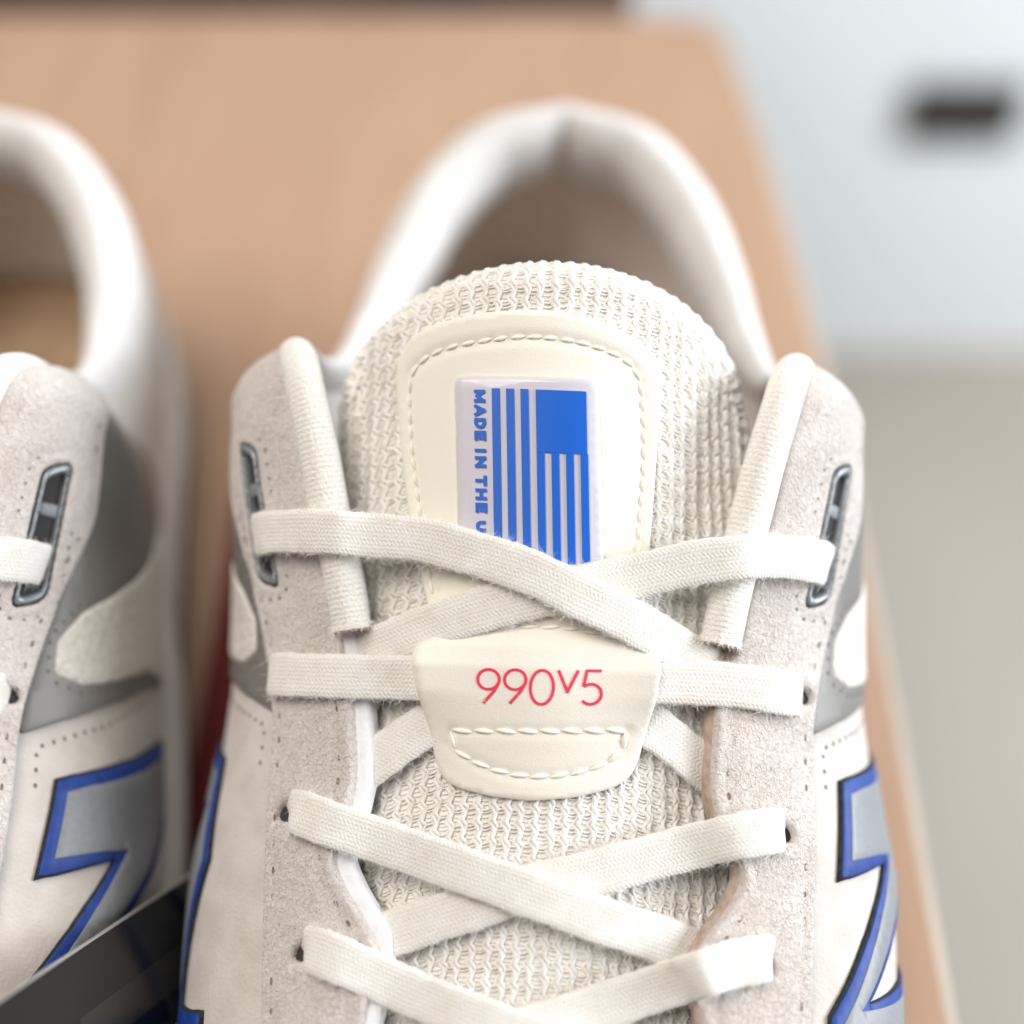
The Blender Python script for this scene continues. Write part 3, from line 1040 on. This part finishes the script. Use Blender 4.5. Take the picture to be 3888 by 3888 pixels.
        tag(link_mesh("needle_holes", np.vstack(VV), FF, M['hole'], es), kind="stuff")
        # suede nap
        X, Fc, P2 = sheet_mesh(poly, fn, 0.1, 1.65, step=1.15, bevel=0.7, holes=[eye] + hl, extra=relief)
        tri = X[Fc]
        ar = np.linalg.norm(np.cross(tri[:, 1] - tri[:, 0], tri[:, 2] - tri[:, 0]), axis=1)
        N = 34000
        pick = rng.choice(len(tri), N, p=ar / ar.sum())
        w = rng.dirichlet((1, 1, 1), N)
        roots = (tri[pick] * w[..., None]).sum(1)
        nr = np.cross(tri[:, 1] - tri[:, 0], tri[:, 2] - tri[:, 0])[pick]
        nr /= np.linalg.norm(nr, axis=1)[:, None]
        flow = np.stack([np.sin(roots[:, 1] * 0.5 + roots[:, 2] * 0.3), np.cos(roots[:, 0] * 0.4) - 0.8, np.sin(roots[:, 1] * 0.23)], 1)
        d = rng.normal(0, 0.8, (N, 3)) + flow * 0.35
        d -= nr * (d * nr).sum(1)[:, None]
        d /= np.linalg.norm(d, axis=1)[:, None]
        d = d * 0.9 + nr * 0.44
        v, f = fibres_mesh(roots - nr * 0.05, d, nr, 0.36, 0.085, 0.35)
        tag(link_mesh("suede_nap", v, f, M['suede'], es, smooth=False), kind="stuff")

        # ---- eyelet window
        fr_in = round_poly([(131.8, 13.1), (152.0, 12.7), (154.4, 15.7), (134.2, 16.7)], [0.8, 0.8, 1.2, 1.2])
        ey = sheet("eyelet", eye, fn, 0.3, 1.75, M['grey_frame'], root, step=1.0, bevel=0.5, holes=[fr_in])
        sheet("rim", offset_poly(eye, 0.38), fn, 0.3, 1.55, M['black_edge'], ey, step=1.0, bevel=0.25, holes=[offset_poly(eye, -0.05)])
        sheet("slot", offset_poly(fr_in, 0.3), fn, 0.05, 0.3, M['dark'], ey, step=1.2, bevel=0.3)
        for (a, b) in ((137.0, 0.9), (146, 0.7)):
            sheet("clip", round_poly([(a, 12.7), (a + 2.2, 12.7), (a + 3.0, 16.7), (a + 0.6, 16.7)], 0.5), fn, 0.2, b, M['silver'], ey, step=1.0, bevel=0.4)

        # ---- soft tube bordering the upper half of the opening
        ub, ue = 121.0, 181.0
        us = np.linspace(ub, ue, 70)
        vc = np.interp(us, [ub, 150, 165, ue], [-0.4, -0.3, 0.2, 3.0]) - (0.9 if side > 0 else 0.0)
        rad = np.interp(us, [ub, 124, 150, 166, 174, ue], [3.25, 3.35, 3.35, 3.2, 2.8, 2.0])
        cen_ = fn(us, vc, np.interp(us, [ub, 160, 172, ue], [0.8, 0.9, 0.2, -1.0]))
        nn = fn(us, vc + 2.0, 1.0) - fn(us, vc + 2.0, 0.0)
        tt = np.gradient(cen_, axis=0)
        tt /= np.linalg.norm(tt, axis=1)[:, None]
        nn -= tt * (nn * tt).sum(1)[:, None]
        nn /= np.linalg.norm(nn, axis=1)[:, None]
        bb = np.cross(tt, nn)
        an = np.linspace(0, 2 * math.pi, 20, endpoint=False)
        ring_ = cen_[:, None] + rad[:, None, None] * (np.cos(an)[None, :, None] * bb[:, None] + 0.93 * np.sin(an)[None, :, None] * nn[:, None])
        ring_ *= 1.0
        wr = 1 + 0.012 * np.sin(us * 1.9)[:, None, None] * 0
        v, f = grid_mesh(ring_ * wr, closed_v=True)
        uvt = np.stack([np.repeat(us[:, None], 20, 1), np.repeat((an * 3.3)[None], 70, 0)], -1).reshape(-1, 2)
        tb = link_mesh("collar_tube", v, f, M['tube'], root, uv=uvt)
        # its cut end: rolled rim and a greyish filling set back
        end = ring_[0]
        c0, t0 = cen_[0], tt[0]
        e1 = c0 + (end - c0) * 0.80 + t0 * 0.1 - t0 * 0.5
        e2 = c0 + (end - c0) * 0.66 + t0 * 0.5
        e3 = c0 + (end - c0) * 0.30 + t0 * 0.9
        v, f = grid_mesh(np.stack([end, e1, e2, e3], 1), closed_u=True)
        f = [tuple(q) for q in f] + [tuple(i * 4 + 3 for i in range(20))]
        link_mesh("tube_end", v, f, M['suede_edge'], tb)
        N = 500
        i = rng.integers(0, 20, N)
        root_ = end[i] + t0 * rng.uniform(-0.1, 1.2, N)[:, None]
        dd = (root_ - c0) * 0.12 - t0 * rng.uniform(0.1, 1.0, N)[:, None] + rng.normal(0, 0.35, (N, 3))
        dd /= np.linalg.norm(dd, axis=1)[:, None]
        v, f = fibres_mesh(root_, dd, np.repeat(nn[:1], N, 0), 0.9, 0.05, 0.4)
        tag(link_mesh("frayed_threads", v, f, M['fibre'], tb, smooth=False), kind="stuff")

        # ---- grey side panel with a mesh window, and the seam below it
        pan = round_poly([(178, 17), (168, 20.2), (150, 23), (136, 20.2), (120, 17.6), (109.5, 16.8), (119, 30), (131, 46.5), (141, 62), (171, 63.5),
                          (203, 54), (206, 30), (196, 20)], 2.0)
        gp = sheet("side_panel", pan, fn, 0.1, 0.75, M['grey'], root, step=2.0, bevel=0.4)
        win = round_poly([(121.5, 21.5), (127, 21), (134, 25), (143, 34), (153, 44), (166, 54), (166, 60), (140, 60), (135, 47), (127, 36), (121.8, 27)], 0.7)
        sheet("mesh_window", win, fn, 0.5, 1.15, M['mesh'], gp, step=1.5, bevel=0.7)
        VV, FF, nb = [], [], 0
        seam = np.array([(103, 21), (109, 20.5), (118, 33), (131, 50)], float)
        for line in (np.vstack([win, win[:1]]), ):
            for p in resample(offset_poly(line[:-1], 1.2), 2.4, True):
                a = np.linspace(0, 2 * math.pi, 7)[:-1]
                q = fn(p[0] + 0.4 * np.cos(a), p[1] + 0.3 * np.sin(a), np.full(6, 0.85))
                VV.append(q)
                FF.append(tuple(nb + j for j in range(6)))
                nb += 6
        for p in resample(seam, 2.4):
            a = np.linspace(0, 2 * math.pi, 7)[:-1]
            q = fn(p[0] + 0.4 * np.cos(a), p[1] + 0.3 * np.sin(a), np.full(6, 0.12))
            VV.append(q)
            FF.append(tuple(nb + j for j in range(6)))
            nb += 6
        tag(link_mesh("needle_holes", np.vstack(VV), FF, M['hole'], gp), kind="stuff")

        # ---- the letter N on the side
        if side > 0:
            N_ = [(52, 23), (70, 22.5), (98.5, 37.5), (90, 23.5), (105, 24.5), (127, 57), (114, 57), (76, 30.5), (93, 57), (76, 57)]
        else:
            N_ = [(55, 33.5), (72, 33), (79, 46), (93, 34), (109, 34.5), (126, 57), (112, 57), (103, 41), (90, 57), (73, 57)]
        N_ = np.array(N_, float)
        em = sheet("letter_emblem", offset_poly(N_, 0.38), fn, 0.05, 0.7, M['black_edge'], root, step=1.6, bevel=0.15)
        sheet("border", N_, fn, 0.6, 0.95, M['blue'], em, step=1.6, bevel=0.12)
        sheet("fill", offset_poly(N_, -1.9), fn, 0.9, 1.12, M['silver'], em, step=1.6, bevel=0.1)

    # ---- leather label on the tongue, with the flag badge
    lab = np.array([(-24.8, 14.6), (-24.4, 10.8), (-22.2, 7.6), (-18.0, 5.6), (-11.8, 4.2), (-3.8, 3.5), (2.7, 3.9), (8.4, 5.3), (13.4, 7.4), (16.6, 10.6),
                    (17.6, 15.4), (17.2, 25), (16.2, 40), (15.4, 52), (-17.8, 52), (-19.6, 45), (-21.6, 37), (-23.3, 27)], float)
    lab = round_poly(lab, 1.6, 4)
    lst = np.array([(-17.0, 49.5), (-19.4, 37.5), (-21.2, 27), (-22.1, 18.5), (-22.0, 14.2), (-20.6, 12.2), (-17.6, 10.3), (-11.7, 8.9), (-4, 8.0), (3.4, 8.5),
                    (9.2, 10.0), (12.7, 12.0), (14.2, 15.4), (14.9, 26), (14.2, 39), (13.6, 49.5)], float)
    lst = resample(spline(lst, 300), 0.6)

    def lrel(P, t):
        return tongue_label_off(P, lst) + 0.25 * (1 - pip(P, np.vstack([lst]))) * t
    tl = sheet("tongue_label", lab, tongue, 0.7, 2.1, M['leather'], root, step=0.75, bevel=0.6, extra=lrel)
    stitch_line(lst, 2.55, tongue, 1.88, tl, thick=0.74)

    SHX = 0.05

    def bfn(x, s, o=0.0):                               # the badge leans a little
        return tongue(x + SHX * (np.asarray(s) - 16.4), s, np.asarray(o) + 0.35)
    bo = round_poly([(-14.5, 14.4), (7.2, 14.2), (7.6, 46), (-14.2, 46)], 1.8, 6)
    bd = sheet("flag_badge", bo, bfn, 1.6, 2.35, M['milky'], root, step=1.2, bevel=0.35)
    X, Fc, P2 = sheet_mesh(offset_poly(bo, 0.12), bfn, 1.6, 3.35, step=0.9, bevel=1.1, rings=(0.1, 0.25, 0.5, 0.75, 1.0))
    link_mesh("clear_cover", X, Fc, M['clear'], bd, uv=P2)

    def flat(name, polys, o, m, parent):
        VV, FF, nb = [], [], 0
        for pl in polys:
            X, Fc, _p = sheet_mesh(pl, bfn, o, o + 0.04, step=1.3, bevel=0.05, rings=(1.0,))
            VV.append(X)
            FF.append(Fc + nb)
            nb += len(X)
        return link_mesh(name, np.vstack(VV), np.vstack(FF), m, parent, smooth=False)

    def rect(x0, x1, s0, s1):
        return np.array([(x0, s0), (x1, s0), (x1, s1), (x0, s1)], float)
    PO = 2.55
    for x0 in (-8.75, -6.62, -4.50):
        flat("stripe", [rect(x0, x0 + 1.2, 16.3, 44)], PO, M['print_blue'], bd)
    flat("canton", [rect(-2.28, 5.2, 16.35, 26.2)], PO, M['print_blue'], bd)
    for x0 in (-2.28, -0.14, 1.99, 4.12):
        flat("stripe", [rect(x0, x0 + 1.2, 26.2, 44)], PO, M['print_blue'], bd)
    G = {'M': [[(0, 0), (0, 1)], [(0, .95), (.5, .2)], [(.5, .2), (1, .95)], [(1, 1), (1, 0)]],
         'A': [[(0, 0), (.5, 1)], [(.5, 1), (1, 0)], [(.2, .3), (.8, .3)]],
         'D': [[(0, 0), (0, 1)], [(0, 1), (.5, 1), (.85, .82), (.97, .5), (.85, .18), (.5, 0), (0, 0)]],
         'E': [[(0, 0), (0, 1)], [(0, 1), (.95, 1)], [(0, .5), (.85, .5)], [(0, 0), (.95, 0)]],
         'I': [[(.5, 0), (.5, 1)]],
         'N': [[(0, 0), (0, 1)], [(0, .95), (1, .05)], [(1, 0), (1, 1)]],
         'T': [[(0, 1), (1, 1)], [(.5, 1), (.5, 0)]],
         'H': [[(0, 0), (0, 1)], [(1, 0), (1, 1)], [(0, .5), (1, .5)]],
         'U': [[(0, 1), (0, .4), (.15, .1), (.5, 0), (.85, .1), (1, .4), (1, 1)]],
         'S': [[(.95, .82), (.75, .98), (.4, 1), (.08, .85), (.08, .65), (.35, .52), (.7, .45), (.95, .28), (.9, .1), (.6, 0), (.3, 0), (.03, .18)]]}
    W_ = 0.53
    spans = [('M', 0, 2.0), ('A', 2.33, 4.2), ('D', 4.47, 6.2), ('E', 6.48, 8.1), ('I', 9.3, 9.9), ('N', 10.5, 12.3), ('T', 13.5, 15.2), ('H', 15.6, 17.4),
             ('E', 17.85, 19.5), ('U', 20.7, 22.4), ('S', 22.8, 24.4), ('A', 24.6, 26.4)]
    for ch, a0, a1 in spans:
        h = W_ / 2
        strokes = [[(a0 + h + (a1 - a0 - 2 * h) * p, h + (1.78 - 2 * h) * q) for p, q in st] for st in G[ch]]
        if ch not in 'MANDSUT':
            pass
        strokes = [np.array(s) for s in strokes]
        # butt ends reach the full letter height
        ext = []
        for s in strokes:
            if len(s) == 2:
                d = (s[1] - s[0]) / np.linalg.norm(s[1] - s[0])
                s = np.array([s[0] - d * h * 0.9, s[1] + d * h * 0.9])
            ext.append(s)

        def put(a, b, o):
            return bfn(-11.45 + b, 16.55 + a, o)
        v, f = stroke_mesh(ext, W_, put, PO + 0.03)
        link_mesh("letter", v, f, M['print_blue'], bd, smooth=False)

    # ---- lower tab over the laces
    tab = np.array([(-18.3, 57.6), (-17.2, 66), (-15.6, 75), (-14.6, 77.6), (-12.4, 79.2), (-7, 80.3), (-0.8, 80.7), (6, 79.9), (11.6, 78.3), (14.4, 76.4), (15.5, 73.5),
                    (16.4, 66), (16.9, 57.6), (12, 53.4), (6, 51.4), (0, 50.8), (-6, 51.4), (-12, 53.6)], float)
    tab = round_poly(tab, 1.3, 4)
    ts1 = np.array([(-12.9, 70.4), (13.0, 69.2)], float)
    ts2 = np.array([(-12.9, 70.4), (-12.7, 73.2), (-9.6, 75.0), (-5.4, 76.4), (-0.8, 76.9), (4.2, 76.4), (9, 75.0), (12.6, 72.8), (13.0, 69.2)], float)
    ts2 = np.vstack([ts2[:2], resample(spline(ts2[1:8], 120), 0.5), ts2[8:]])
    ts3 = resample(spline(np.array([(-13, 55.4), (-8, 54.0), (-1, 53.6), (5, 53.7), (12, 55.0)], float), 80), 0.5)

    def toff(s):
        return np.interp(s, [50, 53.5, 56.5, 60, 65, 70, 76, 81], [0.7, 0.9, 2.2, 2.7, 2.3, 1.6, 0.9, 0.7])

    def tfn(x, s, o=0.0):
        return tongue(x, s, np.asarray(o) + toff(s) * (1 + 1.0 * np.clip((np.abs(x) - 5) / 12, 0, 1) ** 2 * np.clip((72 - np.asarray(s)) / 8, 0, 1)))

    def trel(P, t):
        return tongue_label_off(P, resample(ts1, 0.5), 0.3, 0.7) + tongue_label_off(P, ts2, 0.3, 0.7) + tongue_label_off(P, ts3, 0.3, 0.7)
    tb = sheet("lace_tab", tab, tfn, 0.1, 1.15, M['leather_white'], root, step=0.75, bevel=0.22, extra=trel)
    stitch_line(ts1, 3.22, tfn, 1.02, tb, thick=0.8, skew=-7)
    stitch_line(ts2, 3.1, tfn, 1.0, tb, thick=0.75)
    stitch_line(ts3, 3.2, tfn, 1.0, tb, thick=0.7)
    # 990 v 5 in thin red lettering
    ang = lambda a0, a1, n=16: [math.radians(a0 + (a1 - a0) * i / (n - 1)) for i in range(n)]

    def nine(x):
        r = 1.56
        loop = [(x + r * math.cos(a), 3.85 + r * math.sin(a)) for a in ang(0, 360, 28)]
        return [loop, [(x + r * 0.93, 3.85 - 0.62), (x + 0.9, 2.1), (x - 0.72, 0.1)]]

    def zero(x):
        return [[(x + 1.68 * math.cos(a), 2.7 + 2.68 * math.sin(a)) for a in ang(0, 360, 32)]]
    vee = [[(11.72, 5.4), (13.2, 1.85)], [(13.05, 1.85), (14.6, 5.4)]]
    five = [[(17.95, 5.32), (15.75, 5.32)], [(15.85, 5.4), (15.45, 2.85)],
            [(15.45, 2.86)] + [(16.55 + 1.52 * math.cos(a), 1.66 + 1.58 * math.sin(a)) for a in ang(122, -140, 22)]]

    def put2(a, b, o):
        return tfn(-9.0 + np.asarray(a) * 0.985, 65.9 - np.asarray(a) * 0.035 - np.asarray(b), o)
    for strokes in (nine(1.62), nine(5.5), zero(9.4), vee, five):
        v, f = stroke_mesh(strokes, 0.46, put2, 1.23)
        link_mesh("character", v, f, M['print_red'], tb)

    # ---- laces
    for key, rows in STRANDS.items():
        A_ = np.array(rows)
        p = spline(A_[:, :3], 60 * len(A_))
        nn = spline(A_[:, 3:], 60 * len(A_))
        d = np.r_[0, np.cumsum(np.linalg.norm(np.diff(p, axis=0), axis=1))]
        n = int(d[-1] / 0.55)
        s = np.linspace(0, d[-1], n)
        p = np.stack([np.interp(s, d, p[:, j]) for j in range(3)], 1)
        nn = np.stack([np.interp(s, d, nn[:, j]) for j in range(3)], 1)
        for _ in range(3):
            p[1:-1] = 0.25 * p[:-2] + 0.5 * p[1:-1] + 0.25 * p[2:]
        tt = np.gradient(p, axis=0)
        tt /= np.linalg.norm(tt, axis=1)[:, None]
        for _ in range(8):
            nn[1:-1] = 0.25 * nn[:-2] + 0.5 * nn[1:-1] + 0.25 * nn[2:]
        sd = np.cross(nn, tt)
        sd /= np.linalg.norm(sd, axis=1)[:, None]
        for _ in range(6):
            sd[1:-1] = 0.25 * sd[:-2] + 0.5 * sd[1:-1] + 0.25 * sd[2:]
        sd -= tt * (sd * tt).sum(1)[:, None]
        sd /= np.linalg.norm(sd, axis=1)[:, None]
        n2 = np.cross(tt, sd)
        an = np.linspace(0, 2 * math.pi, 24, endpoint=False)
        ca, sa = np.cos(an), np.sin(an)
        w = 3.52 * (1 + 0.02 * np.sin(s * 0.55 + len(key)) + 0.012 * np.sin(s * 1.7))
        dive = len(A_) > 6
        if dive:
            w *= 1 - 0.16 * np.exp(-(s / 2.2) ** 2)
            if key == 'L2':
                w *= 1 - 0.16 * np.exp(-((s[-1] - s) / 2.2) ** 2)
        prof_w = np.sign(ca) * np.abs(ca) ** 0.45
        prof_h = np.sign(sa) * np.abs(sa) ** 0.7 * (0.82 + 0.18 * np.abs(prof_w))
        ring_ = p[:, None] + w[:, None, None] * prof_w[None, :, None] * sd[:, None] + 0.74 * prof_h[None, :, None] * n2[:, None]
        v, f = grid_mesh(ring_, closed_v=True)
        f = [tuple(q) for q in f] + [tuple(range(24)), tuple((n - 1) * 24 + j for j in range(24))]
        uv = np.stack([np.repeat(s[:, None], 24, 1), np.repeat((prof_w * 3.5 + np.sign(sa) * 0.4)[None], n, 0)], -1).reshape(-1, 2)
        ls = link_mesh("lace_strand", v, f, M['lace'], root, uv=uv)
        # lint standing off the edges and the face
        N = int(20 * d[-1])
        i = rng.integers(1, n - 1, N)
        j = np.where(rng.random(N) < 0.6, rng.choice([0, 1, 23, 12, 11, 13], N), rng.integers(0, 13, N))
        rt = ring_[i, j] + tt[i] * rng.uniform(-0.3, 0.3, N)[:, None]
        ou = (rt - p[i])
        ou = sd[i] * np.sign(ca[j])[:, None] * np.where(np.abs(ca[j]) > 0.7, 1.0, 0.1)[:, None] + n2[i] * 0.5
        dd = ou * rng.uniform(0.15, 0.7, N)[:, None] + tt[i] * rng.normal(0, 1.0, N)[:, None] + rng.normal(0, 0.3, (N, 3))
        dd /= np.linalg.norm(dd, axis=1)[:, None]
        v, f = fibres_mesh(rt, dd, n2[i], 0.85, 0.038, 0.8)
        tag(link_mesh("lint", v, f, M['fibre'], ls, smooth=False), kind="stuff")


def copy_tree(o, parent=None):
    c = o.copy()
    col.objects.link(c)
    c.parent = parent
    if parent is not None:
        c.matrix_parent_inverse = o.matrix_parent_inverse.copy()
    for ch in list(o.children):
        copy_tree(ch, c)
    return c


build_setting()
sneaker = empty("sneaker", (5.5, 0, 0), math.radians(-2.8))
build_sneaker(sneaker)
tag(sneaker, "sharp white and beige sneaker with a blue flag badge and red lettering on its tongue", "sneaker", "pair of sneakers on the table")
other = copy_tree(sneaker)
other.location = Vector((-124, -1, 0)) * MM
other.rotation_euler = (0, 0, math.radians(-1.2))
tag(other, "blurred white sneaker of the pair, cut off by the frame, grey panel facing the gap", "sneaker")

# ------------------------------------------------------------------ small things between the shoes
# glossy black swing tag leaning against the left-hand shoe
a = np.array([-72.0, -68.5, 70.2])
e = np.array([16.0, 40.4, -41.4])
w = np.array([0.0, -58, 0.0])
nrm = np.cross(w, e)
nrm /= np.linalg.norm(nrm)
if nrm[2] < 0:
    nrm = -nrm
a = a - e * 0.25


def card_pt(p, q, h):
    return a + e * 1.25 * p + w * q + nrm * h


card = empty("swing_tag", tuple(a))
tag(card, "glossy black card tag wedged between the two sneakers, lower corner of the picture", "tag")


def card_quad(name, p0, p1, q0, q1, h0, h1, m):
    pts = [card_pt(p, q, h) - a for h in (h0, h1) for q in (q0, q1) for p in (p0, p1)]
    f = [(0, 2, 3, 1), (4, 5, 7, 6), (0, 1, 5, 4), (2, 6, 7, 3), (0, 4, 6, 2), (1, 3, 7, 5)]
    return link_mesh(name, pts, f, m, card, smooth=False)


card_quad("card", 0, 1, 0, 1, 0, 0.6, M['black'])
card_quad("edge", 0, 1, -0.004, 0.004, 0.02, 0.64, M['edge_highlight'])  # pale strip along the top edge, its bright highlight put into the colour
for q in (0.22, 0.50):
    card_quad("printed_bar", 0.52, 0.95, q, q + 0.14, 0.61, 0.63, M['card_print'])

# red paper card lying on the table in the gap
red = empty("red_card", (-58, 40, 0))
tag(red, "red card lying on the table in the narrow gap between the sneakers", "card")
v, f = box_mesh(-10, 14, -75, 45, 0.1, 1.4, 0.4)
link_mesh("sheet", v, f, M['red'], red)
